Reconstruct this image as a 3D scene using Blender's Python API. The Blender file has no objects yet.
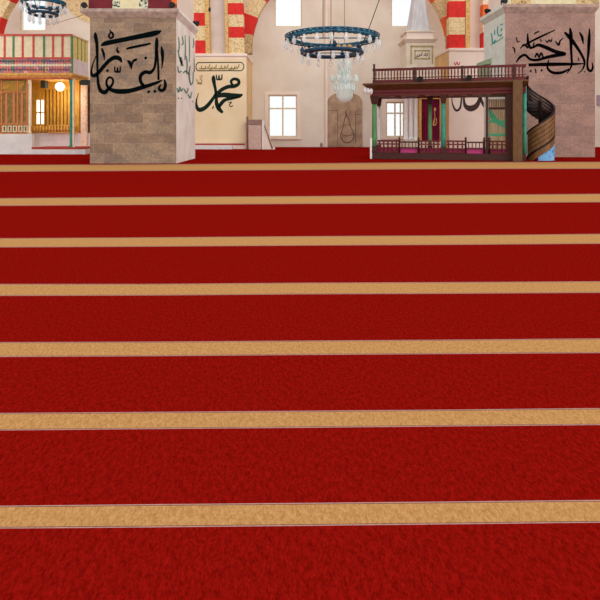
import bpy, bmesh, math, random
from mathutils import Vector, Matrix
random.seed(11)
C = bpy.context.scene.collection
PI = math.pi
F, HOR, EYE = 500.0, 130.0, 1.6          # focal length, horizon row, eye height: used to measure real sizes off the photograph

def XZ(px, py, d):
    return ((px-300)*d/F, EYE-(py-HOR)*d/F)
def ZY(py, d):
    return EYE-(py-HOR)*d/F
def XX(px, d):
    return (px-300)*d/F

# ------------------------------------------------------------------ materials
def lin(c):
    return tuple(((v/255)/12.92 if v/255 <= .04045 else ((v/255+.055)/1.055)**2.4) for v in c)+(1,)
MATS = {}
def mat(name, rgb, rough=.7, var=.12, scale=3.0, bump=0, metal=0, rgb2=None, detail=4, spec=.3, stretch=None):
    if name in MATS: return MATS[name]
    m = bpy.data.materials.new(name); m.use_nodes = True
    nt = m.node_tree; N = nt.nodes; L = nt.links
    b = N['Principled BSDF']; b.inputs['Roughness'].default_value = rough; b.inputs['Metallic'].default_value = metal
    b.inputs['Specular IOR Level'].default_value = spec
    tc = N.new('ShaderNodeTexCoord'); src = tc.outputs['Object']
    if stretch:
        mp = N.new('ShaderNodeMapping'); mp.inputs['Scale'].default_value = stretch
        L.new(src, mp.inputs['Vector']); src = mp.outputs['Vector']
    nz = N.new('ShaderNodeTexNoise'); nz.inputs['Scale'].default_value = scale; nz.inputs['Detail'].default_value = detail
    L.new(src, nz.inputs['Vector'])
    cr = N.new('ShaderNodeValToRGB'); a = lin(rgb)
    d = lin(rgb2) if rgb2 else tuple(max(0, v*(1-2*var)) for v in a[:3])+(1,)
    u = a if rgb2 else tuple(min(1, v*(1+var)) for v in a[:3])+(1,)
    cr.color_ramp.elements[0].position = .3; cr.color_ramp.elements[0].color = d
    cr.color_ramp.elements[1].position = .65; cr.color_ramp.elements[1].color = u
    L.new(nz.outputs['Fac'], cr.inputs['Fac']); L.new(cr.outputs['Color'], b.inputs['Base Color'])
    if bump:
        bp = N.new('ShaderNodeBump'); bp.inputs['Strength'].default_value = bump; bp.inputs['Distance'].default_value = .02
        L.new(nz.outputs['Fac'], bp.inputs['Height']); L.new(bp.outputs['Normal'], b.inputs['Normal'])
    MATS[name] = m; return m

def ornament(name, base, marks, scale=5.0, amount=.5):
    """painted scatter of small curls: voronoi cells in several colours over a base colour"""
    m = bpy.data.materials.new(name); m.use_nodes = True; nt = m.node_tree; N = nt.nodes; L = nt.links
    b = N['Principled BSDF']; b.inputs['Roughness'].default_value = .75
    tc = N.new('ShaderNodeTexCoord')
    vo = N.new('ShaderNodeTexVoronoi'); vo.inputs['Scale'].default_value = scale; L.new(tc.outputs['Object'], vo.inputs['Vector'])
    sp = N.new('ShaderNodeSeparateColor'); L.new(vo.outputs['Color'], sp.inputs['Color'])
    cr = N.new('ShaderNodeValToRGB'); cr.color_ramp.interpolation = 'CONSTANT'
    els = cr.color_ramp.elements; els[0].position = 0; els[0].color = lin(base)
    for i, c in enumerate(marks):
        e = els[1] if i == 0 else els.new(.5)
        e.position = (1-amount)+amount*i/len(marks); e.color = lin(c)
    L.new(sp.outputs[0], cr.inputs['Fac'])
    nz = N.new('ShaderNodeTexNoise'); nz.inputs['Scale'].default_value = scale*1.3; nz.inputs['Detail'].default_value = 2
    L.new(tc.outputs['Object'], nz.inputs['Vector'])
    r2 = N.new('ShaderNodeValToRGB'); r2.color_ramp.elements[0].position = .45; r2.color_ramp.elements[1].position = .58
    L.new(nz.outputs['Fac'], r2.inputs['Fac'])
    mx = N.new('ShaderNodeMix'); mx.data_type = 'RGBA'; mx.inputs[6].default_value = lin(base)
    L.new(r2.outputs['Color'], mx.inputs[0]); L.new(cr.outputs['Color'], mx.inputs[7])
    L.new(mx.outputs[2], b.inputs['Base Color'])
    MATS[name] = m; return m

def stone_blocks(name, c1, c2, mortar, stain, bw=.95, bh=.48):
    m = bpy.data.materials.new(name); m.use_nodes = True; nt = m.node_tree; N = nt.nodes; L = nt.links
    b = N['Principled BSDF']; b.inputs['Roughness'].default_value = .85; b.inputs['Specular IOR Level'].default_value = .2
    tc = N.new('ShaderNodeTexCoord'); sx = N.new('ShaderNodeSeparateXYZ'); L.new(tc.outputs['Object'], sx.inputs[0])
    cb = N.new('ShaderNodeCombineXYZ'); L.new(sx.outputs['X'], cb.inputs['X']); L.new(sx.outputs['Z'], cb.inputs['Y'])
    br = N.new('ShaderNodeTexBrick'); L.new(cb.outputs[0], br.inputs['Vector'])
    br.inputs['Color1'].default_value = lin(c1); br.inputs['Color2'].default_value = lin(c2); br.inputs['Mortar'].default_value = lin(mortar)
    br.inputs['Scale'].default_value = 1; br.inputs['Mortar Size'].default_value = .012; br.inputs['Brick Width'].default_value = bw
    br.inputs['Row Height'].default_value = bh; br.inputs['Mortar Smooth'].default_value = .6
    nz = N.new('ShaderNodeTexNoise'); nz.inputs['Scale'].default_value = 1.3; nz.inputs['Detail'].default_value = 8; nz.inputs['Roughness'].default_value = .7
    mp = N.new('ShaderNodeMapping'); mp.inputs['Scale'].default_value = (.75, 1.25, 1); L.new(cb.outputs[0], mp.inputs['Vector']); L.new(mp.outputs['Vector'], nz.inputs['Vector'])
    r = N.new('ShaderNodeValToRGB'); r.color_ramp.elements[0].position = .42; r.color_ramp.elements[1].position = .7
    L.new(nz.outputs['Fac'], r.inputs['Fac'])
    mx = N.new('ShaderNodeMix'); mx.data_type = 'RGBA'; mx.inputs[7].default_value = lin(stain)
    ml = N.new('ShaderNodeMath'); ml.operation = 'MULTIPLY'; ml.inputs[1].default_value = .8
    L.new(r.outputs['Color'], ml.inputs[0]); L.new(ml.outputs[0], mx.inputs[0]); L.new(br.outputs['Color'], mx.inputs[6])
    n2 = N.new('ShaderNodeTexNoise'); n2.inputs['Scale'].default_value = 9; n2.inputs['Detail'].default_value = 6; L.new(cb.outputs[0], n2.inputs['Vector'])
    hs = N.new('ShaderNodeHueSaturation'); L.new(mx.outputs[2], hs.inputs['Color'])
    mr = N.new('ShaderNodeMapRange'); mr.inputs['To Min'].default_value = .56; mr.inputs['To Max'].default_value = 1.38
    L.new(n2.outputs['Fac'], mr.inputs['Value']); L.new(mr.outputs[0], hs.inputs['Value'])
    L.new(hs.outputs['Color'], b.inputs['Base Color'])
    bp = N.new('ShaderNodeBump'); bp.inputs['Strength'].default_value = .25; bp.inputs['Distance'].default_value = .02
    L.new(n2.outputs['Fac'], bp.inputs['Height']); L.new(bp.outputs['Normal'], b.inputs['Normal'])
    MATS[name] = m; return m

def pile(name, dark, light, s=1.0):
    """woven carpet pile: three sizes of tuft noise"""
    m = bpy.data.materials.new(name); m.use_nodes = True; nt = m.node_tree; N = nt.nodes; L = nt.links
    b = N['Principled BSDF']; b.inputs['Roughness'].default_value = .95; b.inputs['Specular IOR Level'].default_value = 0
    tc = N.new('ShaderNodeTexCoord'); prev = None
    for sc, wt in ((125*s, .5), (52*s, .44), (14*s, .06)):
        mp = N.new('ShaderNodeMapping'); mp.inputs['Rotation'].default_value = (0, 0, .6); mp.inputs['Scale'].default_value = (1, .5, 1)
        L.new(tc.outputs['Object'], mp.inputs['Vector'])
        nz = N.new('ShaderNodeTexNoise'); nz.inputs['Scale'].default_value = sc; nz.inputs['Detail'].default_value = 1.5
        L.new(mp.outputs['Vector'], nz.inputs['Vector'])
        mu = N.new('ShaderNodeMath'); mu.operation = 'MULTIPLY_ADD'; mu.inputs[1].default_value = wt
        L.new(nz.outputs['Fac'], mu.inputs[0])
        if prev is None: mu.inputs[2].default_value = 0
        else: L.new(prev, mu.inputs[2])
        prev = mu.outputs[0]
    cr = N.new('ShaderNodeValToRGB'); cr.color_ramp.elements[0].position = .36; cr.color_ramp.elements[0].color = lin(dark)
    cr.color_ramp.elements[1].position = .64; cr.color_ramp.elements[1].color = lin(light)
    L.new(prev, cr.inputs['Fac']); L.new(cr.outputs['Color'], b.inputs['Base Color'])
    bp = N.new('ShaderNodeBump'); bp.inputs['Strength'].default_value = .3; bp.inputs['Distance'].default_value = .006
    L.new(prev, bp.inputs['Height']); L.new(bp.outputs['Normal'], b.inputs['Normal'])
    MATS[name] = m; return m

def clear(name, rgb, mixf, rough=.08):
    m = bpy.data.materials.new(name); m.use_nodes = True; nt = m.node_tree; N = nt.nodes; L = nt.links
    b = N['Principled BSDF']; b.inputs['Base Color'].default_value = lin(rgb); b.inputs['Roughness'].default_value = rough
    nz = N.new('ShaderNodeTexNoise'); nz.inputs['Scale'].default_value = 14
    cr = N.new('ShaderNodeValToRGB'); cr.color_ramp.elements[0].color = (mixf*.6,)*3+(1,); cr.color_ramp.elements[1].color = (min(1, mixf*1.4),)*3+(1,)
    L.new(nz.outputs['Fac'], cr.inputs['Fac'])
    t = N.new('ShaderNodeBsdfTransparent'); mx = N.new('ShaderNodeMixShader')
    L.new(cr.outputs['Color'], mx.inputs[0])
    L.new(t.outputs[0], mx.inputs[1]); L.new(b.outputs[0], mx.inputs[2]); L.new(mx.outputs[0], N['Material Output'].inputs['Surface'])
    MATS[name] = m; return m

def glow(name, rgb, s):
    m = bpy.data.materials.new(name); m.use_nodes = True; nt = m.node_tree
    b = nt.nodes['Principled BSDF']; b.inputs['Base Color'].default_value = lin(rgb)
    b.inputs['Emission Color'].default_value = lin(rgb); b.inputs['Emission Strength'].default_value = s
    MATS[name] = m; return m

M = MATS
pile('red_pile', (110, 9, 5), (152, 18, 12))
pile('tan_pile', (172, 120, 68), (206, 154, 98))
mat('pale_yarn', (186, 146, 138), .95, .1, 40, spec=.05)
mat('dark_yarn', (96, 26, 22), .95, .1, 40, spec=.05)
stone_blocks('brown_stone', (168, 142, 116), (140, 114, 92), (172, 152, 132), (104, 92, 88))
stone_blocks('rosy_stone', (174, 138, 124), (158, 124, 112), (178, 148, 136), (132, 106, 98), 1.3, .62)
mat('ledge_stone', (176, 154, 140), .85, .15, 4)
mat('rosy_ledge_stone', (172, 144, 132), .85, .15, 4)
mat('pillar_plaster', (250, 244, 234), .85, .07, .9, rgb2=(232, 216, 206), detail=7)
mat('pillar_plaster_green', (222, 228, 216), .85, .06, 2.2)
mat('wall_plaster', (236, 224, 208), .9, .05, .3, rgb2=(218, 200, 180), detail=9)
mat('panel_plaster', (240, 218, 180), .85, .05, .5, rgb2=(232, 204, 164))
mat('pier_plaster', (244, 226, 212), .85, .05, .5, rgb2=(236, 212, 196))
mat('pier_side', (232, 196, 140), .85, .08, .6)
mat('ink_black', (6, 14, 15), .9, .2, 20, spec=.02)
mat('ink_dark', (8, 6, 8), .9, .2, 20, spec=.02)
mat('ink_green', (28, 44, 36), .9, .2, 20, spec=.05)
mat('ink_brown', (74, 52, 50), .9, .15, 20)
mat('ink_olive', (168, 146, 92), .7, .2, 20)
mat('ink_sage', (104, 136, 122), .9, .25, 6)
mat('ink_teal', (64, 168, 164), .7, .2, 8)
mat('voussoir_red', (218, 44, 36), .75, .08, 4)
mat('voussoir_orange', (238, 112, 50), .75, .08, 4)
ornament('voussoir_curls', (232, 204, 156), [(206, 166, 104), (184, 166, 116), (226, 182, 124)], 6.5, .65)
ornament('dense_curls', (212, 180, 128), [(140, 120, 74), (180, 140, 80), (110, 92, 58)], 7, .8)
ornament('dotted_border', (226, 180, 110), [(200, 140, 80), (170, 150, 90)], 7, .6)
ornament('rosette_strip', (244, 214, 190), [(236, 170, 140), (226, 190, 140)], 6, .5)
mat('maroon_paint', (112, 26, 34), .7, .12, 3)
ornament('scroll_strip', (214, 210, 180), [(30, 44, 38), (50, 60, 50)], 6, .75)
mat('beige_paint', (222, 208, 168), .8, .06, 3)
mat('recess_paint', (226, 212, 204), .85, .05, 1)
mat('dark_wood', (70, 32, 24), .5, .2, 3, stretch=(1, 1, 6))
mat('red_wood', (98, 24, 24), .5, .15, 4, stretch=(1, 1, 5))
mat('brown_wood', (108, 74, 40), .5, .18, 3, stretch=(5, 5, 1))
mat('cornice_wood', (100, 62, 38), .5, .18, 3, stretch=(1, 5, 5))
mat('green_paint', (92, 146, 92), .5, .18, 3, stretch=(1, 1, .3))
mat('teal_paint', (60, 150, 128), .5, .15, 4)
mat('white_marble', (236, 230, 226), .4, .06, 4)
mat('magenta_carpet', (196, 70, 126), .95, .12, 20)
mat('cream_paint', (238, 222, 186), .6, .06, 4)
mat('yellow_paint', (236, 216, 134), .6, .08, 4)
mat('pink_white', (238, 224, 224), .7, .05, 3)
mat('red_paint', (206, 84, 70), .6, .1, 5)
mat('post_green', (96, 140, 92), .6, .12, 5)
mat('orange_frame', (206, 124, 72), .6, .12, 5)
mat('olive_lattice', (140, 116, 58), .6, .22, 9, stretch=(1, 1, .4))
mat('gold_wood', (216, 160, 58), .5, .18, 6, stretch=(3, 3, .4))
mat('ochre_frieze', (224, 168, 84), .6, .15, 8)
ornament('gallery_mosaic', (210, 116, 110), [(236, 190, 150), (120, 112, 160), (88, 130, 122), (190, 80, 90)], 4.2, .85)
mat('stone_white', (222, 218, 214), .8, .05, 2)
mat('dark_beam', (52, 60, 58), .6, .15, 4)
mat('red_mat', (176, 66, 56), .9, .15, 6)
mat('teal_iron', (44, 124, 150), .4, .35, 5, rgb2=(20, 52, 88))
mat('navy_iron', (32, 74, 104), .4, .3, 9, metal=.1)
mat('thin_iron', (72, 66, 66), .5, .1, 8)
clear('lamp_glass', (250, 254, 255), .42)
clear('crystal_glass', (240, 255, 252), .5)
clear('amber_glass', (226, 170, 96), .85)
clear('pane_glass', (250, 252, 252), .03)
mat('black_metal', (24, 30, 30), .4, .2, 8)
mat('window_frame_paint', (228, 210, 176), .6, .1, 5)
mat('minbar_stone', (232, 218, 196), .7, .06, 2)
mat('spire_lead', (206, 200, 200), .6, .08, 2, stretch=(3, 3, .3))
mat('gold_line', (186, 160, 96), .5, .15, 6)
mat('curtain_maroon', (128, 18, 58), .85, .2, 5, stretch=(4, 4, .3))
mat('gold_thread', (222, 160, 96), .6, .1, 10)
mat('podium_wood', (204, 172, 158), .6, .06, 3)
mat('podium_top', (152, 120, 108), .6, .15, 4)
mat('niche_stone', (190, 160, 130), .8, .12, 1.4, rgb2=(146, 116, 96), detail=7)
mat('niche_line', (112, 88, 72), .7, .15, 6)
mat('screen_tan', (208, 176, 128), .7, .2, 2, stretch=(4, 4, .4))
mat('screen_green', (80, 190, 140), .7, .1, 5)
mat('stair_tan', (128, 88, 50), .5, .15, 5, stretch=(1, 1, .3))
mat('stair_dark', (36, 20, 16), .5, .2, 5)
ornament('drum_blue', (120, 176, 222), [(190, 216, 236), (70, 140, 204)], 4, .5)
mat('lectern_green', (128, 142, 112), .7, .1, 5)
glow('lit_lamp', (255, 244, 214), 4.0)
glow('lit_pane', (250, 255, 248), 1.6)
mat('floor_stone', (150, 140, 130), .8, .1, 2)
mat('board_grey', (168, 146, 158), .7, .08, 4)

# ------------------------------------------------------------------ object helpers
ROOT = {}          # object -> matrix of the thing it belongs to
def tag(o, label=None, cat=None, group=None, kind=None):
    if label: o['label'] = label
    if cat: o['category'] = cat
    if group: o['group'] = group
    if kind: o['kind'] = kind
    return o
def thing(name, loc, label, cat, rz=0, group=None, kind=None):
    o = bpy.data.objects.new(name, None); o.empty_display_size = .2
    C.objects.link(o); o.location = loc; o.rotation_euler = (0, 0, rz)
    ROOT[o] = Matrix.Translation(loc) @ Matrix.Rotation(rz, 4, 'Z')
    return tag(o, label, cat, group, kind)
class MB:
    def __init__(s): s.b = bmesh.new()
    def face(s, vs, mi=0):
        try:
            f = s.b.faces.new(vs); f.material_index = mi; return f
        except ValueError: return None
    def box(s, x0, x1, y0, y1, z0, z1, mi=0):
        v = [s.b.verts.new((x, y, z)) for x in (x0, x1) for y in (y0, y1) for z in (z0, z1)]
        for q in ((0, 1, 3, 2), (4, 6, 7, 5), (0, 4, 5, 1), (2, 3, 7, 6), (0, 2, 6, 4), (1, 5, 7, 3)): s.face([v[i] for i in q], mi)
        return s
    def frustum(s, r0, r1, z0, z1, mi=0):     # r = (x0,x1,y0,y1) rectangles
        v = []
        for r, z in ((r0, z0), (r1, z1)):
            v += [s.b.verts.new(p) for p in ((r[0], r[2], z), (r[1], r[2], z), (r[1], r[3], z), (r[0], r[3], z))]
        for q in ((3, 2, 1, 0), (4, 5, 6, 7), (0, 1, 5, 4), (1, 2, 6, 5), (2, 3, 7, 6), (3, 0, 4, 7)): s.face([v[i] for i in q], mi)
        return s
    def prism(s, pts, y0, y1, mi=0):          # polygon in x,z pushed along y
        a = [s.b.verts.new((x, y0, z)) for x, z in pts]; c = [s.b.verts.new((x, y1, z)) for x, z in pts]
        n = len(pts); s.face(a, mi); s.face(c[::-1], mi)
        for i in range(n): s.face([a[i], c[i], c[(i+1) % n], a[(i+1) % n]][::-1], mi)
        return s
    def tube(s, pts, r, n=8, mi=0, closed=False):
        pts = [Vector(p) for p in pts]; rings = []; k = len(pts)
        rr = r if isinstance(r, (list, tuple)) else [r]*k
        for i, p in enumerate(pts):
            if closed: t = pts[(i+1) % k]-pts[i-1]
            else: t = pts[min(i+1, k-1)]-pts[max(i-1, 0)]
            t = t.normalized() if t.length else Vector((0, 0, 1))
            up = Vector((0, 0, 1)) if abs(t.z) < .9 else Vector((1, 0, 0))
            a = t.cross(up).normalized(); c = a.cross(t)
            rings.append([s.b.verts.new(p+(a*math.cos(2*PI*j/n)+c*math.sin(2*PI*j/n))*rr[i]) for j in range(n)])
        for i in range(k if closed else k-1):
            A, B = rings[i], rings[(i+1) % k]
            for j in range(n):
                f = s.face([A[j], A[(j+1) % n], B[(j+1) % n], B[j]], mi)
                if f: f.smooth = True
        if not closed: s.face(rings[0][::-1], mi); s.face(rings[-1], mi)
        return s
    def lathe(s, prof, cx, cy, n=16, mi=0, lobes=0, amp=0):
        rings = []
        for r, z in prof:
            rings.append([s.b.verts.new((cx+math.cos(2*PI*j/n)*r*(1+amp*math.cos(lobes*2*PI*j/n)), cy+math.sin(2*PI*j/n)*r*(1+amp*math.cos(lobes*2*PI*j/n)), z)) for j in range(n)])
        for A, B in zip(rings, rings[1:]):
            for j in range(n):
                f = s.face([A[j], A[(j+1) % n], B[(j+1) % n], B[j]], mi)
                if f: f.smooth = True
        s.face(rings[0][::-1], mi); s.face(rings[-1], mi)
        return s
    def ring(s, cx, cy, z, R, r, n=64, m=8, mi=0, sz=1.0):
        rows = []
        for i in range(n):
            a = 2*PI*i/n
            rows.append([s.b.verts.new((cx+math.cos(a)*(R+r*math.cos(2*PI*j/m)), cy+math.sin(a)*(R+r*math.cos(2*PI*j/m)), z+sz*r*math.sin(2*PI*j/m))) for j in range(m)])
        for i in range(n):
            for j in range(m):
                f = s.face([rows[i][j], rows[(i+1) % n][j], rows[(i+1) % n][(j+1) % m], rows[i][(j+1) % m]], mi); f.smooth = True
        return s
    def ribbon(s, pts, mp, thick=.015, mi=0, gap=.002):
        """brush stroke: (px, py, width) along the stroke, laid on a surface by mp"""
        P = []
        q = [pts[0]]+list(pts)+[pts[-1]]
        for i in range(1, len(q)-2):
            for k in range(5):
                t = k/5; r = []
                for a, b_, c, d in zip(q[i-1], q[i], q[i+1], q[i+2]):
                    r.append(.5*((2*b_)+(-a+c)*t+(2*a-5*b_+4*c-d)*t*t+(-a+3*b_-3*c+d)*t**3))
                P.append(r)
        P.append(list(pts[-1])); rows = []
        for i, (x, y, w) in enumerate(P):
            a = P[max(i-1, 0)]; c = P[min(i+1, len(P)-1)]
            dx, dy = c[0]-a[0], c[1]-a[1]; l = math.hypot(dx, dy) or 1
            w = max(w*1.22, .3); nx, ny = -dy/l*w/2, dx/l*w/2
            rows.append([s.b.verts.new(mp(x+nx, y+ny, thick)), s.b.verts.new(mp(x-nx, y-ny, thick)),
                         s.b.verts.new(mp(x-nx, y-ny, gap)), s.b.verts.new(mp(x+nx, y+ny, gap))])
        for A, B in zip(rows, rows[1:]):
            for j in range(4): s.face([A[j], B[j], B[(j+1) % 4], A[(j+1) % 4]], mi)
        s.face(rows[0], mi); s.face(rows[-1][::-1], mi)
        return s
    def diamond(s, x, y, r, mp, thick=.015, mi=0):
        P = ((x-r, y+.1*r), (x+.1*r, y-r), (x+r, y-.1*r), (x-.1*r, y+r))
        a = [s.b.verts.new(mp(p[0], p[1], thick)) for p in P]; c = [s.b.verts.new(mp(p[0], p[1], .002)) for p in P]
        s.face(a, mi); s.face(c[::-1], mi)
        for i in range(4): s.face([a[i], c[i], c[(i+1) % 4], a[(i+1) % 4]], mi)
        return s
    def build(s, name, mats, parent=None, local=False, bevel=0):
        if parent is not None and not local: s.b.transform(ROOT[parent].inverted())
        bmesh.ops.recalc_face_normals(s.b, faces=s.b.faces)
        me = bpy.data.meshes.new(name); s.b.to_mesh(me); s.b.free()
        for m in (mats if isinstance(mats, (list, tuple)) else [mats]): me.materials.append(M[m])
        o = bpy.data.objects.new(name, me); C.objects.link(o)
        if parent is not None: o.parent = parent; ROOT[o] = ROOT[parent]
        else: ROOT[o] = Matrix.Identity(4)
        if bevel:
            md = o.modifiers.new('bevel', 'BEVEL'); md.width = bevel; md.segments = 2; md.limit_method = 'ANGLE'
        return o
def copy_part(o, parent, offset):
    c = o.copy(); C.objects.link(c); c.parent = parent; c.location = o.location+Vector(offset); ROOT[c] = ROOT[parent]; return c
def copy_tree(o, parent=None):
    c = o.copy(); C.objects.link(c); c.parent = parent
    for ch in list(o.children): copy_tree(ch, c)
    return c
def on_front(d):
    return lambda px, py, o: ((px-300)*d/F, d-o, EYE-(py-HOR)*d/F)
def on_side(X, sgn):
    def f(px, py, o):
        Y = X*F/(px-300); return (X+sgn*o, Y, EYE-(py-HOR)*Y/F)
    return f

# ------------------------------------------------------------------ setting: floor, walls, windows
D = 47.0                                        # back wall
XL, XR, ZT = -46.0, 46.0, 24.0
tag(MB().box(XL-.6, XR+.6, -6, D+.6, -.30, -.014).build('floor', 'floor_stone'), kind='structure')
holes = []
def hole(px0, px1, py0, py1):
    x0, z1 = XZ(px0, py0, D); x1, z0 = XZ(px1, py1, D); holes.append((x0, x1, z0, z1)); return holes[-1]
win_specs = [('window_1', hole(20, 46, -22, 31)), ('window_2', hole(274.5, 302, -22, 27)), ('window_3', hole(391, 418, -22, 27)),
             ('window_4', hole(268.5, 297, 95, 137)), ('window_5', hole(386, 404.5, 102, 137))]
xs = sorted({XL, XR, *[h[0] for h in holes], *[h[1] for h in holes]}); zs = sorted({0, ZT, *[h[2] for h in holes], *[h[3] for h in holes]})
wb = MB()
for a, b_ in zip(xs, xs[1:]):
    run = None
    for c, d_ in list(zip(zs, zs[1:]))+[(None, None)]:
        solid = c is not None and not any(h[0] < (a+b_)/2 < h[1] and h[2] < (c+d_)/2 < h[3] for h in holes)
        if solid: run = (run[0], d_) if run else (c, d_)
        elif run: wb.box(a, b_, D, D+.6, run[0], run[1]); run = None
tag(wb.build('wall_back', 'wall_plaster'), kind='structure')
tag(MB().box(XL-.6, XL, 6, D, 0, ZT).build('wall_left', 'wall_plaster'), kind='structure')
tag(MB().box(XR, XR+.6, 6, D, 0, ZT).build('wall_right', 'wall_plaster'), kind='structure')
for i, (nm, (x0, x1, z0, z1)) in enumerate(win_specs):
    w = tag(bpy.data.objects.new(nm, None), kind='structure'); C.objects.link(w); w.location = ((x0+x1)/2, D, z0)
    ROOT[w] = Matrix.Translation(w.location)
    f = MB(); t = .12
    f.box(x0+.004, x0+t, D+.1, D+.25, z0+.004, z1-.004).box(x1-t, x1-.004, D+.1, D+.25, z0+.004, z1-.004).box(x0+t, x1-t, D+.1, D+.25, z0+.004, z0+t).box(x0+t, x1-t, D+.1, D+.25, z1-t, z1-.004)
    f.build('frame', 'window_frame_paint', w)
    if i >= 3:
        ml = MB(); xm = (x0+x1)/2; zt = z0+(z1-z0)*.68
        ml.box(xm-.07, xm+.07, D+.11, D+.22, z0+t, z1-t).box(x0+t, x1-t, D+.12, D+.21, zt-.07, zt+.07)
        if i == 4: ml.box(x1-.42, x1-.3, D+.11, D+.22, z0+t, z1-t)
        ml.build('mullion', 'window_frame_paint', w)
        sf = MB(); sf.box(x0-.34, x1+.34, D-.06, D-.002, z1+.02, z1+.3).box(x0-.34, x0-.02, D-.06, D-.002, z0, z1+.02).box(x1+.02, x1+.34, D-.06, D-.002, z0, z1+.02).box(x0-.4, x1+.4, D-.16, D-.002, z0-.22, z0-.01)
        sf.build('surround', 'pier_plaster', w)
    MB().box(x0+t, x1-t, D+.16, D+.17, z0+t, z1-t).build('pane', 'pane_glass', w)

# ------------------------------------------------------------------ carpet with woven prayer rows
bands = [  # top edge and bottom edge rows at px 0,150,300,450,600
    ((165.2, 164.5, 163.6, 162.3, 162.0), (171.5, 170.6, 169.8, 168.8, 168.5)),
    ((198.4, 197.2, 196.4, 195.3, 194.0), (205.7, 204.7, 203.7, 202.9, 202.0)),
    ((238.4, 237.6, 236.4, 235.6, 234.0), (247.2, 246.4, 245.4, 244.6, 243.5)),
    ((284.2, 284.2, 283.0, 282.4, 281.5), (295.6, 295.2, 294.0, 293.4, 292.5)),
    ((342.5, 342.0, 341.0, 340.0, 338.7), (356.6, 355.8, 354.6, 353.6, 352.6)),
    ((413.4, 412.3, 411.2, 410.0, 408.4), (430.0, 428.6, 427.3, 425.9, 424.5)),
    ((506.2, 504.7, 503.4, 502.0, 500.4), (528.0, 526.8, 525.3, 523.7, 522.0))]
cols = sorted({round(math.sinh(t/9)*.82, 3) for t in range(-42, 43)}); cols = [c for c in cols if XL < c < XR]; cols = [XL]+cols+[XR]
def edge(ed, off):
    out = []
    for X in cols:
        y = ed[2]+off
        for _ in range(5):
            Y = EYE*F/(y-HOR); px = max(0, min(600, 300+F*X/Y)); k = min(3, int(px/150)); t = px/150-k
            y = ed[k]*(1-t)+ed[k+1]*t+off
        out.append((X, EYE*F/(y-HOR)))
    return out
cb = MB(); rows = [([(X, D-.002) for X in cols], 0)]
for i, (te, be) in enumerate(bands):
    g = max(.28, (te[2]-130)/373*.95)
    rows += [(edge(te, -g*.5), 2), (edge(te, g*.5), 3), (edge(te, g*1.1), 1), (edge(be, -g*1.1), 3), (edge(be, -g*.5), 2), (edge(be, g*.6), 0)]
rows.append(([(X, -5.9) for X in cols], None))
vr = [[cb.b.verts.new((x, y, 0)) for x, y in r] for r, _ in rows]
for k in range(len(rows)-1):
    mi = rows[k][1]
    for j in range(len(cols)-1): cb.face([vr[k+1][j], vr[k+1][j+1], vr[k][j+1], vr[k][j]], mi)
bot = [[cb.b.verts.new((v.co.x, v.co.y, -.012)) for v in r] for r in (vr[0], vr[-1])]
for j in range(len(cols)-1):
    cb.face([vr[0][j], vr[0][j+1], bot[0][j+1], bot[0][j]]); cb.face([vr[-1][j+1], vr[-1][j], bot[1][j], bot[1][j+1]])
cb.face([bot[0][0], bot[0][-1], bot[1][-1], bot[1][0]])
tag(cb.build('carpet', ['red_pile', 'tan_pile', 'pale_yarn', 'dark_yarn']), 'wall to wall red carpet woven with tan prayer row stripes', 'carpet')
for p in bpy.data.objects['carpet'].data.polygons:
    if p.normal.z < -.5 and p.center.z > -.01: p.flip()

# ------------------------------------------------------------------ calligraphy strokes (traced: px, py, width)
CAL_LEFT = [
 [(95.4,32.3,.8),(95.6,36,2.8),(96.9,43.8,2.6),(97.3,56,2.1),(97.5,69,1.7),(97.8,77.5,2),(98.8,86,2.6),(101.2,91,3.2),(105,92.2,3.6),(108,89.4,2.6),(112,85,1.9),(113.2,81,1.7),(111.8,78,1.7),(108.8,77.6,1.7),(106.6,81,1.7),(107.3,86,2.1),(111,89.6,3),(117.5,91.3,3.9),(126,91.2,4),(132.5,90.2,3.6),(141,87.7,3.5),(150,85,3),(158,82.2,2.1),(162.5,80,.8)],
 [(96,56,.7),(93,64,.9),(91.4,71,1.5),(92.5,75.3,2.6),(95.6,75,3.1),(100,71,3),(105,65,3),(110,60,3.1),(115,57.5,3.5),(119.5,58.6,3.4),(121.8,62.5,1)],
 [(101.8,48.4,1.5),(103.8,54,2.1),(104.4,60,.5)],
 [(101,46,.8),(105,43.6,3.6),(115,41.4,3.7),(135,37.3,3.9),(155,33.2,4.2),(161.3,30.8,.8)],
 [(109.6,29.6,.6),(111,31.8,1.4),(113,34,1.8),(112.8,37,1.6),(110.5,38.2,1.6),(109,36,1.6),(109.8,33.5,1.3),(111.2,32.3,1)],
 [(118,47,.7),(117,50,1.5),(118.6,52,1.8),(117.4,52.8,.8)],
 [(126.3,49.2,.8),(130,47.9,1.9),(148,44.1,1.8),(151,43.5,.7)],
 [(114.6,66.3,.9),(115,71,1.3),(117,72,1.3),(117.5,67.6,1.1),(118,71.6,1.3),(120,71.6,1.3),(120.3,66.4,.9)],
 [(127.3,60.3,.8),(130,63,2.8),(131.5,69,.7)], [(131.5,68.2,.7),(132.5,63,1.4),(134,60.6,2),(136,59.6,2),(136.6,58.4,.7)],
 [(157,37.3,.8),(156.8,42,2.8),(156.2,54,2.2),(155.3,64,2),(153.5,69.5,2.1),(150,72.5,3),(145.5,72,3),(141.5,74.5,3),(140.2,78.5,2.6),(141.5,83,2.6),(145,87,3)],
 [(157,48,1.5),(158.2,65,1.6),(158.6,80,1.8)],
 [(161.4,46.3,.8),(162.3,52,2.8),(162.6,60,2),(161.8,68.8,.5)],
 [(164.2,79.2,.9),(165.4,84,2.5),(164.4,89,2.6),(161,90.5,2.6),(159,88,2),(161,84.5,1.1)]]
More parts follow.
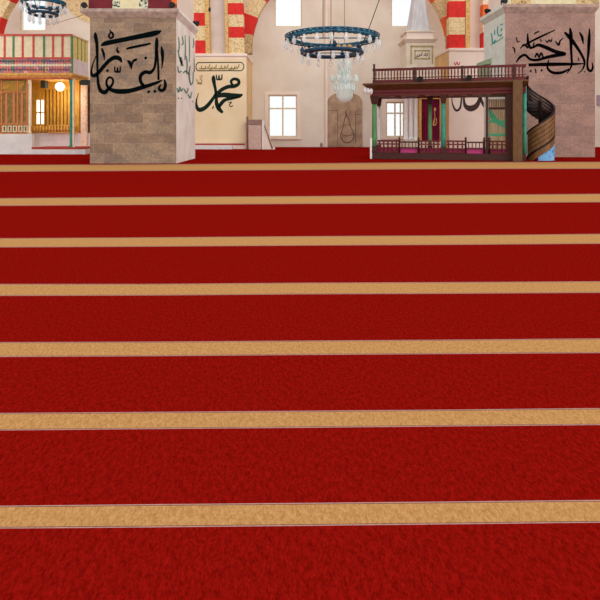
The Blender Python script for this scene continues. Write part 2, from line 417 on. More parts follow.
DOT_LEFT = [(107.5,70.6,2.8),(145.7,58,2.8),(148.8,91.8,2.9),(154.9,91.3,2.9)]
CAL_PANEL = [
 [(213.8,75.2,.8),(213.5,78.5,3.2),(214.5,85,2.5),(215.6,90,2.3),(216.3,97,2.3),(216.6,103,3),(218.8,108.5,3.6),(222.8,112.8,2)],
 [(216,93.5,2),(212,100,2.7),(206,107,3.2),(200,109.8,3.6),(197,107.3,2.6),(196.4,101,1.2),(198.6,92.8,.4)],
 [(217.5,93.5,3),(222,89.5,3),(228,86.8,3.1),(235,86,3.1),(238.8,83.4,2.6),(238,80,2.6),(233.8,79,2.3),(231,81.5,2.1),(232.6,85,2)],
 [(217,96,3),(224,94.9,4),(232,95.8,4.3),(239,95.8,3.6),(242.6,94.3,1)],
 [(240,97,1),(232,98.6,2),(225,100,2.8),(220.5,104.5,3),(219,108,1.5)],
 [(216.3,74.6,.8),(216.8,79,1.2),(218.6,79.4,1.2),(219,75.4,1),(219.6,79.4,1.2),(221.6,78.8,1.2),(222,74.4,.8)],
 [(228.4,102.6,.7),(231.5,102.2,.8),(229.4,105,.7),(231.2,106.6,.8),(233,105.4,.6)], [(213.6,106,.6),(213,107.6,1),(212.4,109,.5)]]
CAL_ALLAH = [
 [(451.8,97,.6),(452.5,104,1),(456,110.4,1.8),(460,108,1.6),(461.5,99,1.3),(461.8,90,1.3)],
 [(464,90,1.2),(464,101,1.8),(466,106.6,3.4),(471,108.4,5),(476.5,105.6,4),(479.5,99,2.6),(480,90,2.5)],
 [(480,94,1.5),(481.6,101,2.2),(484.6,106.6,2.2),(486,107,.8)]]
CAL_RIGHT = [
 [(589.5,28.3,.8),(589,40,2.5),(588.3,53,2),(587.3,63,1.6),(588,69,2),(591,71,2),(592.8,67,1.5),(592,62.5,.7)],
 [(579.5,32.3,.8),(582,37,2.2),(583.2,44,.7)],
 [(564.5,32.3,1.6),(570,38,3),(576,46,2.5),(582,55.5,2),(584.5,63,1.8),(582,70,1),(577.5,73.5,.5)],
 [(570,28,1.2),(570.8,35,2.9),(571,48,2.1),(571.5,58,1.8),(571.8,64,1.6),(570,69,1.2),(566.5,73.5,.6)],
 [(528.5,64.9,2.5),(545,64.4,3),(560,64.2,2.8),(575,64,2),(584,63.5,.7)],
 [(548.6,60,.9),(547.5,68,1.8),(553,72.6,2.3),(562,72.4,2.3),(569,69,1.1)],
 [(533,48.2,1),(538,45,2.5),(546,47.5,3),(555,51.5,3),(563,53.4,3),(566,53.4,1.4)],
 [(565.5,54.4,2),(555,55.6,3),(546,57.5,2.5),(537,60,2.2),(530,59.2,2),(525,55,2),(520,57.2,2),(516,62.4,.8)],
 [(523,46.2,.9),(530,42,1.6),(542,36,1.6),(555,30,.7)],
 [(527.6,33.3,.8),(528,42,2.2),(530,47.5,2.2),(533,47,1.5),(534,42,.7)], [(520.4,48.5,.7),(524,44.6,1.5),(528,48.2,1.5)],
 [(516.4,37,.7),(517.4,42,.9),(519.6,41,.7)], [(512.4,47,.8),(514.4,49,1.2),(514.8,53,.7)], [(534,34.4,.8),(536,32.6,1.2),(539.4,31.4,.9)],
 [(540,38.6,.6),(541.4,42,1)], [(545.4,40.4,.8),(547.5,42.2,1.1),(549,40,.9),(551,41.6,1.1),(552,38.3,.7)],
 [(555.4,41,.7),(558.5,45,1.7),(560,41,1.2),(563,38.3,.8)], [(578,57.4,.6),(579,61,1)],
 [(535,57.4,1.3),(537,53.4,1.5),(539,57.2,1.3),(541,53,1.5),(543,57,1.3)], [(535.2,68.6,.8),(536,73,1.1)]]
DOT_RIGHT = [(530.6,71,2.2),(541.6,70.3,2.2),(584.6,71.8,1.4)]
def scribble(x0, x1, y0, y1, n, w, seed):
    """rows of invented pen curls standing in for an unreadable inscription"""
    r = random.Random(seed); out = []
    for i in range(n):
        x = x0+(x1-x0)*(i+.5)/n+r.uniform(-.3, .3)*(x1-x0)/n; h = y1-y0; y = y0+h*r.uniform(.1, .5); s = (x1-x0)/n
        out.append([(x+s*.3, y, w*.6), (x, y+h*.15, w), (x+s*.1, y+h*.35, w*.9), (x-s*.4, y+h*.45, w), (x-s*.6, y+h*.3, w*.5)])
    return out
def ink(name, strokes, dots, mp, m, parent, label=None, thick=.015):
    b = MB()
    for s in strokes: b.ribbon(s, mp, thick)
    for x, y, r in dots: b.diamond(x, y, r*.62, mp, thick)
    o = b.build(name, m, parent)
    if label: o['label'] = label
    return o

# ------------------------------------------------------------------ the two great pillars
def pillar(px0, px1, d, depth, ytop, ycor, inner, label, mats, stripes):
    x0, x1 = XX(px0, d), XX(px1, d); zc = ZY(ycor, d); zt = ZY(ytop, d)
    t = thing('pillar', ((x0+x1)/2, d+depth/2, 0), label, 'pillar')
    body = MB().box(x0, x1, d, d+depth, .001, zc)
    for f in body.b.faces:
        f.normal_update()
        if abs(f.calc_center_median().x-(x1 if inner > 0 else x0)) < .01: f.material_index = 1
    body.build('shaft', [mats[0], mats[1]], t)
    o = .17; ol = .42 if inner > 0 else .2
    co = MB().frustum((x0, x1, d, d+depth), (x0-ol, x1+o, d-o, d+depth+o), zc, zc+(zt-zc)*.6).box(x0-ol, x1+o, d-o, d+depth+o, zc+(zt-zc)*.6, zt)
    for f in co.b.faces:
        f.normal_update()
        if (f.calc_center_median().x-(x0+x1)/2)*inner > (x1-x0)/2-.02: f.material_index = 1
    co.build('cornice', [mats[2], mats[1]], t, bevel=.02)
    sp = MB(); names = []
    for a, b_, m in stripes:
        if m not in names: names.append(m)
        sp.box(XX(a, d+.35), XX(b_, d+.35), d+.35, d+depth-.1, zt, zt+5, names.index(m))
    names.append('pier_plaster')
    for f in sp.b.faces:
        f.normal_update()
        if abs(f.normal.x) > .5: f.material_index = len(names)-1
    sp.build('arch_springer', names, t)
    return t, x0, x1, zt
tl, lx0, lx1, lzt = pillar(90, 176.3, 23.9, 4.3, 9.2, 18, 1, 'large stone pillar with black calligraphy left of the hanging panel wall', ('brown_stone', 'pillar_plaster', 'ledge_stone'),
    [(88.5, 112.5, 'maroon_paint'), (112.5, 120, 'scroll_strip'), (120, 139, 'beige_paint'), (139, 148, 'scroll_strip'), (148, 171.5, 'maroon_paint'), (171.5, 177, 'voussoir_orange')])
ink('calligraphy', CAL_LEFT, DOT_LEFT, on_front(23.9), 'ink_black', tl, 'black brushed calligraphy on the stone front')
side_strokes = [[(178.4,37,.5),(179,44,.9),(178.6,52,.7)],[(182,36,.5),(183,43,1),(181.4,45,.8)],[(185,35,.5),(185.2,50,.9),(184.8,60,.6)],[(189,36,.4),(189.4,50,.8),(189,62,.6)],[(193,38,.4),(193.6,44,.9),(192.6,48,.4)],
 [(177.6,50,.6),(179,56,1),(181,62,1.6),(183,66,.8)],[(180,57,1.8),(181.4,62,2),(181,66,.7)],[(177.4,66,.6),(178.6,72,1),(181.4,71,.9)],[(186,56,.5),(187,64,1),(186.4,74,.6)],[(183,73,.8),(186,71,1.2),(189,75,.8)],
 [(190,66,.7),(189,74,1.2),(190.4,84,1.2),(192.6,82,.8),(193,72,.6)],[(194,58,.4),(194.2,72,.8)],[(176.8,88,.8),(178.4,92,1.2),(179.6,87,.8),(181,91,1.2),(183,88,.8)],[(184,89,.8),(186.4,93,1),(188,88,.8)],[(188,94,.8),(190,98,1),(191.6,92,.7)],[(178,98,1),(179,98.4,1)],[(181,98,1),(182,98.6,1)],[(192,101,.8),(193,102,.8)]]
ink('inscription', side_strokes, [], on_side(lx1, 1), 'ink_sage', tl, 'faded green inscription on the plaster side')
tr, rx0, rx1, rzt = pillar(505, 595, 29.5, 3.4, 4.5, 13, -1, 'large rosy stone pillar with black calligraphy behind the spiral stair', ('rosy_stone', 'pillar_plaster_green', 'rosy_ledge_stone'),
    [(507, 511, 'beige_paint'), (511, 531, 'dense_curls'), (531, 576, 'beige_paint'), (576, 599, 'dense_curls')])
ink('calligraphy', CAL_RIGHT, DOT_RIGHT, on_front(29.5), 'ink_dark', tr, 'black brushed calligraphy on the stone front')
ink('inscription', [[(491.4,33,.7),(492,37,1),(493,43,1.2),(496,40,1)],[(495,30,.6),(494.6,35,1.2)],[(498,26,.6),(497.6,33,1),(500,36,1.2),(502,34,.8)],[(500,25,.6),(503,24,1.2)],[(502.4,28,.8),(501,31,1)],[(491,45,.5),(497,41.4,.6),(503.6,37,.5)]], [], on_side(rx0, -1), 'ink_teal', tr, 'teal inscription on the pale side')

# spotlights standing on the ledges
sp0 = thing('spotlight', (0, 0, 0), '', 'lamp')
b = MB().tube([(0, .16, .24), (0, -.2, .16)], [.10, .15], 12); b.build('housing', 'black_metal', sp0, local=True)
b = MB().box(-.1, .1, -.06, .1, 0, .03).box(-.17, -.15, -.03, .03, .02, .24).box(.15, .17, -.03, .03, .02, .24).box(-.17, .17, -.03, .03, .02, .04); b.build('bracket', 'black_metal', sp0, local=True)
spots = [(84.2, 23.95, lzt, .4, 'small black spotlight on the far left corner of the calligraphy pillar ledge'),
         (173, 23.95, lzt, 0, 'small black spotlight on the front ledge of the left pillar beside the orange strip'),
         (194.9, 27.95, lzt, 1.2, 'small black spotlight on the side ledge of the left pillar before red masonry'),
         (503.6, 29.52, rzt, .2, 'small dark spotlight on the corner ledge of the rosy pillar'),
         (488.2, 31.9, rzt, -.9, 'small dark spotlight at the rear of the rosy pillar side ledge')]
for i, (px, d, z, rz, lb) in enumerate(spots):
    o = sp0 if i == 0 else copy_tree(sp0)
    o.location = (XX(px, d), d, z); o.rotation_euler.z = rz
    tag(o, lb, 'lamp', 'ledge spotlights')

# ------------------------------------------------------------------ piers on the back wall with ribs, and the arch between them
DP = 42.0
def pier(px0, px1, ytop, label):
    x0, x1 = XX(px0, DP), XX(px1, DP); z = ZY(ytop, DP)
    t = thing('pier', ((x0+x1)/2, DP+2.4, 0), label, 'pier')
    b = MB().box(x0, x1, DP, D-.004, .001, z)
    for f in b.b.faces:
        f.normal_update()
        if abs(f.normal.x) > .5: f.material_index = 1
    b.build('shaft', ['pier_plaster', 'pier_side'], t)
    MB().box(x0-.07, x1+.07, DP-.1, D-.004, z, z+.24).build('cornice', 'pier_plaster', t, bevel=.03)
    return t, x0, x1, z+.24
def rib(px0, px1, lean, blocks, border, label, z0):
    """square-cut masonry rib: blocks = (row from, row to, material)"""
    t = thing('arch_rib', (XX((px0+px1)/2, DP), DP+1.5, z0), label, 'arch')
    b = MB(); nm = []
    for ya, yb, m in blocks:
        if m not in nm: nm.append(m)
        za, zb = ZY(ya, DP), max(z0+.003, ZY(yb, DP)); la, lb = lean*(50-ya)/50, lean*(50-yb)/50
        b.frustum((XX(px0+lb, DP), XX(px1+lb, DP), DP+.15, DP+.9), (XX(px0+la, DP), XX(px1+la, DP), DP+.15, DP+.9), zb, za, nm.index(m))
    b.build('masonry', nm, t)
    for a, c in border:
        s = MB(); l1 = lean*90/50
        s.frustum((XX(a, DP), XX(c, DP), DP+.1, DP+.9), (XX(a+l1, DP), XX(c+l1, DP), DP+.1, DP+.9), z0+.003, ZY(-40, DP)); s.build('border', 'dotted_border', t)
    return t
p1, ax0, ax1, az = pier(192, 246.5, 56.5, 'cream pier carrying the framed calligraphy panel right of the left pillar')
b = MB().box(XX(195, DP), XX(245.6, DP), DP-.05, DP-.001, ZY(143, DP), ZY(58.5, DP)); pn = b.build('panel', 'panel_plaster', p1); pn['label'] = 'yellow cream painted panel'
mp = on_front(DP-.05)
ink('calligraphy', CAL_PANEL, [], mp, 'ink_green', p1, 'dark green brushed calligraphy')
fr = MB()
for s in ([(198,62.6,.7),(220,62.4,.7),(241.5,62.4,.7)], [(198,70.8,.7),(220,70.7,.7),(241.5,70.7,.7)], [(198,62.6,.7),(196.2,65,.7),(196.2,68.4,.7),(198,70.8,.7)], [(241.5,62.4,.7),(243.6,65,.7),(243.6,68,.7),(241.5,70.7,.7)]): fr.ribbon(s, mp)
fr.build('cartouche', 'ink_green', p1)
ink('inscription', scribble(200, 240, 63.4, 70.4, 11, .9, 3)+[[(200.6,69,.8),(210,68.6,.8),(222,69,.8),(238,68.4,.8)]], [], mp, 'ink_olive', p1, 'olive inscription inside the cartouche')
ink('small_inscription', [[(196.4,79,.7),(198,82,1),(201,83,1),(202,79,.8)],[(200,75.4,.6),(200.4,80,.9)],[(197,83.6,1),(202,83.8,1)],[(201.6,74.8,.6),(202,78,.8)]], [], mp, 'ink_olive', p1)
b = MB().box(XX(190, 41.4), XX(232, 41.4), 41.4, DP-.002, .001, ZY(145.6, 41.4)); b.build('plinth', 'stone_white', p1)
b = MB().box(XX(190, DP), XX(245, DP), DP-.04, DP-.002, ZY(145, DP), ZY(143.6, DP)); b.build('plinth_stripe', 'red_mat', p1)
rib(193.6, 205.5, -1.2, [(40, 53.6, 'voussoir_red'), (25.5, 40, 'voussoir_curls'), (12.4, 25.5, 'voussoir_red'), (-2, 12.4, 'voussoir_curls'), (-16, -2, 'voussoir_red'), (-40, -16, 'voussoir_curls')], [(205.5, 209.6)], 'red and ochre masonry rib rising just right of the left pillar', az)
rib(228.8, 244, -1.3, [(37.4, 54, 'voussoir_curls'), (26.4, 37.4, 'voussoir_red'), (14.2, 26.4, 'voussoir_curls'), (2.6, 14.2, 'voussoir_red'), (-12, 2.6, 'voussoir_curls'), (-40, -12, 'voussoir_red')], [(225.6, 228.6)], 'red and ochre masonry rib above the right half of the framed panel', az)
tag(MB().box(XX(206, DP+1), XX(230, DP+1), DP+1.0, DP+1.6, az+.002, ZY(-40, DP)).build('recessed_panel', 'recess_paint'), 'pale recessed wall strip between the two ribs over the framed panel', 'wall panel')
p2, bx0, bx1, bz = pier(449, 491, 51, 'pink cream pier with large dark lettering behind the wooden platform')
ink('calligraphy', CAL_ALLAH, [], on_front(DP), 'ink_brown', p2, 'large brown brushed calligraphy')
ink('small_inscription', [[(454,62,.6),(455.4,65,.9),(457,62,.7),(458.4,65,.9),(460,62,.6)],[(455,67,.8),(459,66.6,.8)]], [], on_front(DP), 'red_paint', p2, 'small red lettering')
rib(449.4, 465.6, .5, [(34.2, 48, 'voussoir_red'), (17, 34.2, 'voussoir_curls'), (.6, 17, 'voussoir_red'), (-16, .6, 'voussoir_curls'), (-40, -16, 'voussoir_red')], [(466, 470.4)], 'red and pale masonry rib rising above the wooden platform', bz)
rib(483.4, 490.4, .4, [(32, 48, 'voussoir_red'), (20, 32, 'rosette_strip'), (4, 20, 'voussoir_orange'), (-40, 4, 'rosette_strip')], [], 'narrow orange and red masonry rib beside the rosy pillar', bz)
tag(MB().box(XX(469, DP+1), XX(484.6, DP+1), DP+1.0, DP+1.6, bz+.002, ZY(-40, DP)).build('recessed_panel', 'pier_plaster'), 'pink cream recessed wall strip beside the narrow orange rib', 'wall panel')

def arch(cx, cy, rx, ry, thick, d, label, dep=.9, sides=(-1, 1), redl='voussoir_red', redr='voussoir_orange'):
    t = thing('arch', (XX(cx, d), d, ZY(cy, d)), label, 'arch')
    nm = ['dense_curls', redl, 'voussoir_curls', redr]; b = MB()
    for sg in sides:
        cuts = [-3.4 if sg < 0 else .3, 8.5, 20, 31.5, 43, 54.5, 66, 78, 90]
        for k, (a0, a1) in enumerate(zip(cuts, cuts[1:])):
            mi = (0 if k == 0 else 2) if k % 2 == 0 else (1 if sg < 0 else 3)
            P = []
            for a in (a0, (a0+a1)/2, a1): P.append((cx+sg*rx*math.cos(math.radians(a)), cy-ry*math.sin(math.radians(a))))
            for a in (a1, (a0+a1)/2, a0): P.append((cx+sg*(rx+thick)*math.cos(math.radians(a)), cy-(ry+thick)*math.sin(math.radians(a))))
            pts = [XZ(x, y, d) for x, y in P]
            b.prism(pts if sg > 0 else pts[::-1], d, d+dep, mi)
    b.build('voussoirs', nm, t); return t
arch(350, 48, 98.5, 89, 16, DP+1.7, 'wide round arch of orange and patterned stones between the two piers')
arch(94, 48, 98, 89, 22, DP+.6, 'round arch with patterned and red stones at the far left edge', sides=(-1,), redr='voussoir_red')
b = MB(); pl = [XZ(x, y, D) for x, y in ((64, -20), (92, -20), (92, 23), (86, 22), (79, 18.6), (72, 13), (67, 6))]
tag(b.prism(pl, D-.05, D-.002).build('trim_1', 'voussoir_curls'), kind='structure')

# ------------------------------------------------------------------ two-storey wooden gallery at the left
DK = 33.0
kx0, kx1 = XX(-95, DK), XX(72, DK); kd = 2.5
K = thing('gallery', ((kx0+kx1)/2, DK+1.25, 0), 'painted two storey wooden gallery with cream parapet at the left edge', 'gallery')
kb = XX(32, DK); zf, zl = .41, ZY(134, DK)
zp0, zp1, zpt = ZY(73, DK), ZY(58, DK), ZY(34, DK); zs0 = ZY(79, DK)
MB().box(kx0, kb, DK, DK+.34, .001, zl).build('plinth', 'stone_white', K)
MB().box(kb, kx1+.9, DK-.05, DK+kd+.5, .001, zf-.08).build('platform_step', 'stone_white', K)
MB().box(kb-1.3, kb+.001, DK+.36, DK+kd+.5, .001, zf-.08).build('inner_step', 'stone_white', K)
MB().box(kb+.002, kx1+.8, DK-.06, DK+kd-.3, zf-.079, zf+.05).build('floor_mat', 'red_mat', K)
MB().box(kb-1.3, kx1+.5, DK+kd-.1, DK+kd+.1, zf, ZY(133, DK+kd)).build('low_wall', 'pink_white', K)
# left bay: lattice screen
ls = MB().box(kx0, XX(27, DK), DK+.12, DK+.2, zl, zs0).build('lattice_screen', 'olive_lattice', K)
fb = MB()
for x in (-79, -63, -47, -31, -15, 1, 17, 26.6): fb.box(XX(x-.7, DK), XX(x+.7, DK), DK+.06, DK+.13, zl, zs0)
for y in (79, 92, 124, 133.6): fb.box(kx0, XX(27.4, DK), DK+.07, DK+.13, ZY(y+.6, DK), ZY(y-.6, DK))
for x in (4.5, 12, 20, -5, -11, -20, -26): fb.box(XX(x, DK), XX(x+2.2, DK), DK+.08, DK+.125, ZY(123, DK), ZY(93, DK))
fb.build('screen_frame', 'orange_frame', K)
lt = MB()
for i in range(16):
    xa, xb = 0+i*2.2-14, 0+i*2.2
    P = [(max(xa, 1.8), 92), (min(xb, 26), 92-min(13, (xb-xa))*.95)]
    if P[0][0] < P[1][0]: lt.ribbon([(P[0][0], 91.6, .45), ((P[0][0]+P[1][0])/2, 86.5, .45), (P[1][0], 81, .45)], on_front(DK+.12), .03)
lt.build('lattice_strips', 'gold_wood', K)
for x in (-46, -40, -34, -28, -22, -10, -5, 2.1, 7.3, 12.6, 18.2, 23.4):
    q = MB(); X0, X1, z0, z1 = XX(x, DK), XX(x+3.8, DK), ZY(132.2, DK), ZY(125.6, DK); w = .055
    q.box(X0, X0+w, DK+.03, DK+.1, z0, z1).box(X1-w, X1, DK+.03, DK+.1, z0, z1).box(X0+w, X1-w, DK+.03, DK+.1, z0, z0+w).box(X0+w, X1-w, DK+.03, DK+.1, z1-w, z1)
    q.build('frieze_square', 'cream_paint', K)
def post(px, d, z0, z1, r, m, cap):
    o = MB().lathe([(r*1.5, z0), (r*1.5, z0+.12), (r, z0+.25), (r*.92, z1-.35), (r*1.3, z1-.25), (r*1.6, z1)], XX(px, d), d, 12).build('column', m, K)
    return o
post(29.6, DK+.1, zl, zs0, .07, 'cream_paint', 0); post(71, DK+.12, zf, zs0, .08, 'teal_paint', 0)
b = MB().box(XX(72.4, DK+.1), XX(74, DK+.1), DK+.1, DK+.2, zf, zs0); b.build('column_edge', 'cream_paint', K)
MB().box(XX(80.6, DK+kd-.3), XX(86.6, DK+kd-.3), DK+kd-.3, DK+kd-.1, zf, zs0).build('pilaster', 'rosette_strip', K)
# inner panelled wall of the right bay with a bright window
yb = DK+kd
wx0, wx1, wz0, wz1 = XX(37, yb), XX(44.6, yb), ZY(124, yb), ZY(100, yb)
iw = MB(); X0, X1, z0, z1 = kb-1.3, XX(80, yb), ZY(133, yb), zs0
iw.box(X0, wx0, yb-.1, yb+.1, z0, z1).box(wx1, X1, yb-.1, yb+.1, z0, z1).box(wx0, wx1, yb-.1, yb+.1, z0, wz0).box(wx0, wx1, yb-.1, yb+.1, wz1, z1).build('panelled_wall', 'gold_wood', K)
st = MB()
for x in (46.5, 50, 53.5, 57, 60.5, 64, 67.5, 71, 74.5): st.box(XX(x, yb), XX(x+.7, yb), yb-.15, yb-.1, z0, z1-.5)
st.build('panel_strips', 'brown_wood', K)
MB().box(wx0, wx1, yb-.02, yb+.02, wz0, wz1).build('lit_window', 'lit_pane', K)['label'] = 'bright window in the inner wall'
wm = MB(); xm = (wx0+wx1)/2; wm.box(xm-.05, xm+.05, yb-.08, yb-.03, wz0, wz1).box(wx0, wx1, yb-.08, yb-.03, wz0+.75, wz0+.85).build('window_bars', 'gold_wood', K)
br_ = MB().box(kb, XX(79, yb), yb-.35, yb-.28, ZY(126, yb), ZY(125, yb)).box(kb, XX(79, yb), yb-.35, yb-.28, ZY(133, yb), ZY(131.8, yb)).build('inner_railing', 'ochre_frieze', K)
for i in range(15):
    x = XX(33.5+i*3, yb); bb = MB().lathe([(.05, ZY(132, yb)), (.09, ZY(129.5, yb)), (.05, ZY(126, yb))], x, yb-.31, 8).build('baluster', 'ochre_frieze', br_)
MB().box(XX(79, yb), XX(88, yb)+.1, yb+.1, yb+.2, zf, zs0).build('end_wall', 'brown_wood', K)
MB().box(kb+.1, XX(46, DK+1), DK+.9, DK+1.3, ZY(88, DK+1), ZY(80, DK+1)).build('beam', 'dark_beam', K)
MB().box(kx1-.1, kx1+.62, DK+1.3, DK+1.6, ZY(85, DK+1.4), ZY(80, DK+1.4)).build('beam', 'dark_beam', K)
# upper storey
MB().box(kx0, kx1, DK, DK+kd, zs0, zp0-.16).build('balcony_floor', 'ochre_frieze', K)
fz = MB()
for i in range(76):
    x = kx0+(kx1-kx0)*(i+.5)/76; fz.lathe([(.03, zs0-.05), (.085, zs0+.02), (.06, zs0+.16)], x, DK-.03, 6)
fz.build('frieze_drops', 'orange_frame', K)
MB().box(kx0-.03, kx1+.05, DK-.06, DK+kd, zp0-.16, zp0).build('cornice', 'ochre_frieze', K)
par = MB().box(kx0, kx1, DK, DK+.1, zp0, zp1); mpk = on_front(DK)
for i in range(60):
    x = -92+i*2.73
    par.diamond(x+1.2, 65.2, 1.7, mpk, .03, 1); par.diamond(x-.1, 61, 1.0, mpk, .03, 2); par.diamond(x-.1, 69.6, 1.0, mpk, .03, 2)
par = par.build('parapet', ['gallery_mosaic', 'cream_paint', 'dark_beam'], K); par['label'] = 'mosaic coloured lower parapet'
b = MB().box(kx0, kx1, DK-.03, DK+.12, zp1-.05, zp1+.05).box(kx0, kx1, DK-.04, DK+.12, zpt-.12, zpt).build('rail', 'red_paint', K)
edges_px = [-92, -83, -74, -65, -56, -47, -38, -29, -20, -12, -4.5, 4.6, 13.4, 22.6, 33.4, 44, 53, 62.4, 71.6]
for i, (a, c) in enumerate(zip(edges_px, edges_px[1:])):
    MB().box(XX(a, DK), XX(c, DK), DK+.03, DK+.07, zp1+.05, zpt-.12).build('parapet_panel', 'cream_paint', K)
for i, a in enumerate(edges_px):
    MB().box(XX(a-.9, DK), XX(a+.9, DK), DK-.02, DK+.1, zp0 if i % 3 == 0 or i == 18 else zp1+.05, zpt-.12).build('parapet_post', 'post_green' if i % 3 == 0 or i == 18 else 'red_paint', K)
sd = MB().box(kx1-.08, kx1, DK+.14, DK+kd, zp0, zp1).build('end_parapet', 'pink_white', K)
MB().box(kx1-.08, kx1, DK+.14, DK+kd, zp1, zpt-.1).build('end_panel', 'yellow_paint', K)
MB().box(kx1-.1, kx1+.05, DK+.14, DK+kd, zpt-.1, zpt).build('end_rail', 'cream_paint', K)
e = MB()
for k in (.8, 1.4, 1.95): e.box(kx1, kx1+.02, DK+k, DK+k+.07, zp1, zpt-.1)
e.build('end_strips', 'post_green', K)
l = thing('ceiling_lamp', (XX(60, DK+1.2), DK+1.2, ZY(87, DK+1.2)), 'glowing white lamp hanging in the lower bay of the painted gallery', 'lamp')
lz = l.location.z; MB().lathe([(.05, lz-.26), (.2, lz-.2), (.3, lz), (.24, lz+.18), (.1, lz+.3)], l.location.x, l.location.y, 16, lobes=8, amp=.08).build('shade', 'lit_lamp', l)
MB().tube([(l.location.x, l.location.y, lz+.3), (l.location.x, l.location.y, zs0-.002)], .02).build('rod', 'thin_iron', l)

# ------------------------------------------------------------------ stone pulpit with spire (behind the platform)
dm_ = 39.5
mbx0, mbx1 = XX(405, dm_), XX(436, dm_); mcx = (mbx0+mbx1)/2
G = thing('pulpit', (mcx, dm_+1.2, 0), 'pale stone pulpit with pointed spire and maroon curtain behind the platform', 'pulpit')
hw = (mbx1-mbx0)/2
MB().box(mbx0, mbx1+.4, dm_-.1, dm_+2.6, .001, ZY(141, dm_)).build('base', 'minbar_stone', G)
zc0, zc1 = ZY(141, dm_), ZY(97, dm_)
for px in (406.6, 411.6, 416.8):
    MB().lathe([(.24, zc0), (.24, zc0+.2), (.17, zc0+.3), (.15, zc1-.4), (.25, zc1-.15), (.27, zc1)], XX(px, dm_), dm_+.25, 14).build('column', 'white_marble', G)
MB().box(XX(419.4, dm_), XX(421.6, dm_), dm_, dm_+.5, zc0, zc1).build('door_jamb', 'ochre_frieze', G)
cu = MB(); n = 28; xa, xb = XX(421.6, dm_), XX(440, dm_); rw = []
for i in range(n+1):
    x = xa+(xb-xa)*i/n; y = dm_+.16+.06*math.sin(i*1.7); rw.append([cu.b.verts.new((x, y, zc0)), cu.b.verts.new((x, y, ZY(99, dm_))), cu.b.verts.new((x, y+.05, zc0)), cu.b.verts.new((x, y+.05, ZY(99, dm_)))])
for A, B in zip(rw, rw[1:]): cu.face([A[0], B[0], B[1], A[1]]); cu.face([B[2], A[2], A[3], B[3]]); cu.face([A[1], B[1], B[3], A[3]]); cu.face([A[0], A[2], B[2], B[0]])
cur = cu.build('curtain', 'curtain_maroon', G)
ink('emblem', [[(434.4,107.6,.8),(435,109.4,2),(434.4,111.6,.6),(434.8,117,.6),(434,121,1.4),(433.4,125,1.4),(436,124,.9),(436.4,118,.6)]], [], on_front(dm_+.06), 'gold_thread', cur, 'gold embroidered emblem')
MB().box(XX(419.4, dm_), XX(441, dm_), dm_-.05, dm_+.4, ZY(99, dm_), zc1).build('curtain_rail', 'ochre_frieze', G)
MB().box(mbx0-.05, mbx1+.35, dm_-.05, dm_+2.5, zc1, ZY(68, dm_)).build('stair_deck', 'minbar_stone', G)
zt0, zt1 = ZY(68, dm_), ZY(43, dm_)
MB().box(mbx0+.1, mbx1-.1, dm_, dm_+2.3, zt0, zt1).build('turret', 'minbar_stone', G)
fr = MB()
for a, c, d0, e0 in ((410.4, 433, 45.6, 46.8), (410.4, 411.6, 46, 64), (431.8, 433, 46, 64), (414.5, 429.5, 50, 51), (414.5, 429.5, 58, 59), (414.5, 415.4, 50, 59), (428.6, 429.5, 50, 59)):
    fr.box(XX(a, dm_), XX(c, dm_), dm_-.05, dm_-.001, ZY(e0, dm_), ZY(d0, dm_))
fr.build('panel_frame', 'gold_line', G)
ink('inscription', scribble(416.5, 428, 51.6, 57.6, 5, .7, 8), [], on_front(dm_), 'niche_line', G)
MB().frustum((mbx0+.1, mbx1-.1, dm_, dm_+2.3), (mbx0-.1, mbx1+.1, dm_-.2, dm_+2.5), zt1, zt1+.3).build('cornice', 'minbar_stone', G)
MB().box(mbx0+.15, mbx1-.2, dm_+.02, dm_+2.2, zt1+.3, ZY(32, dm_)).build('drum', 'pier_plaster', G)
MB().frustum((mbx0+.05, mbx1-.12, dm_-.08, dm_+2.3), (mbx0+.05, mbx1-.12, dm_-.08, dm_+2.3), ZY(32, dm_), ZY(30.4, dm_)).build('drum_rim', 'minbar_stone', G)
n = 8; zs_, ze_ = ZY(30.4, dm_), ZY(-34, dm_); scx = XX(421.6, dm_)
spb = MB().lathe([(1.02, zs_), (.80, ZY(15, dm_)), (.56, ZY(-4, dm_)), (.04, ze_)], scx, dm_+1.1, 8)
for f in spb.b.faces: f.smooth = False
spb.build('spire', 'spire_lead', G)

# ------------------------------------------------------------------ small grey podium, niche, objects by the back wall
dp = 41.1
P = thing('podium', (XX(255, dp), dp+.4, 0), 'small dusty pink podium left of the four pane window', 'podium')
a, c = XX(248, dp), XX(261.8, dp)
MB().box(a+.06, c-.04, dp, dp+.55, .001, ZY(124.6, dp)).build('body', 'podium_wood', P, bevel=.02)
MB().box(a, c, dp-.05, dp+.6, ZY(124.6, dp), ZY(119.6, dp)).build('top_board', 'podium_top', P, bevel=.02)
MB().lathe([(.07, .001), (.07, ZY(119, dp)), (.11, ZY(118.4, dp)), (.08, ZY(117, dp)), (.02, ZY(116, dp))], a-.06, dp-.02, 10).build('post', 'podium_top', P)
MB().box(c+.02, c+.16, dp, dp+.55, .001, ZY(120, dp)).build('side_panel', 'white_marble', P)
MB().tube([(c+.2, dp+.1, ZY(125, dp)), (XX(272.4, dp), dp+.1, .06)], .05).build('hand_rail', 'podium_top', P)
stp = MB()
for k in range(5):
    x = c+.16+k*.18; stp.box(x, x+.18, dp+.15, dp+.5, .001, ZY(125, dp)*(1-(k+1)/5.6))
stp.build('steps', 'pier_plaster', P)
dn = D
Nn = thing('wall_niche', (XX(344.5, dn), dn, 0), 'brown stone niche with carved lamp shape under the crystal chandelier', 'niche')
pts = [XZ(x, y, dn) for x, y in ((327.5, 146.4), (362, 146.4), (362, 101), (360, 97), (357, 95), (352, 93), (344.6, 91), (337, 93), (332, 95), (329, 97.6), (327.5, 101))]
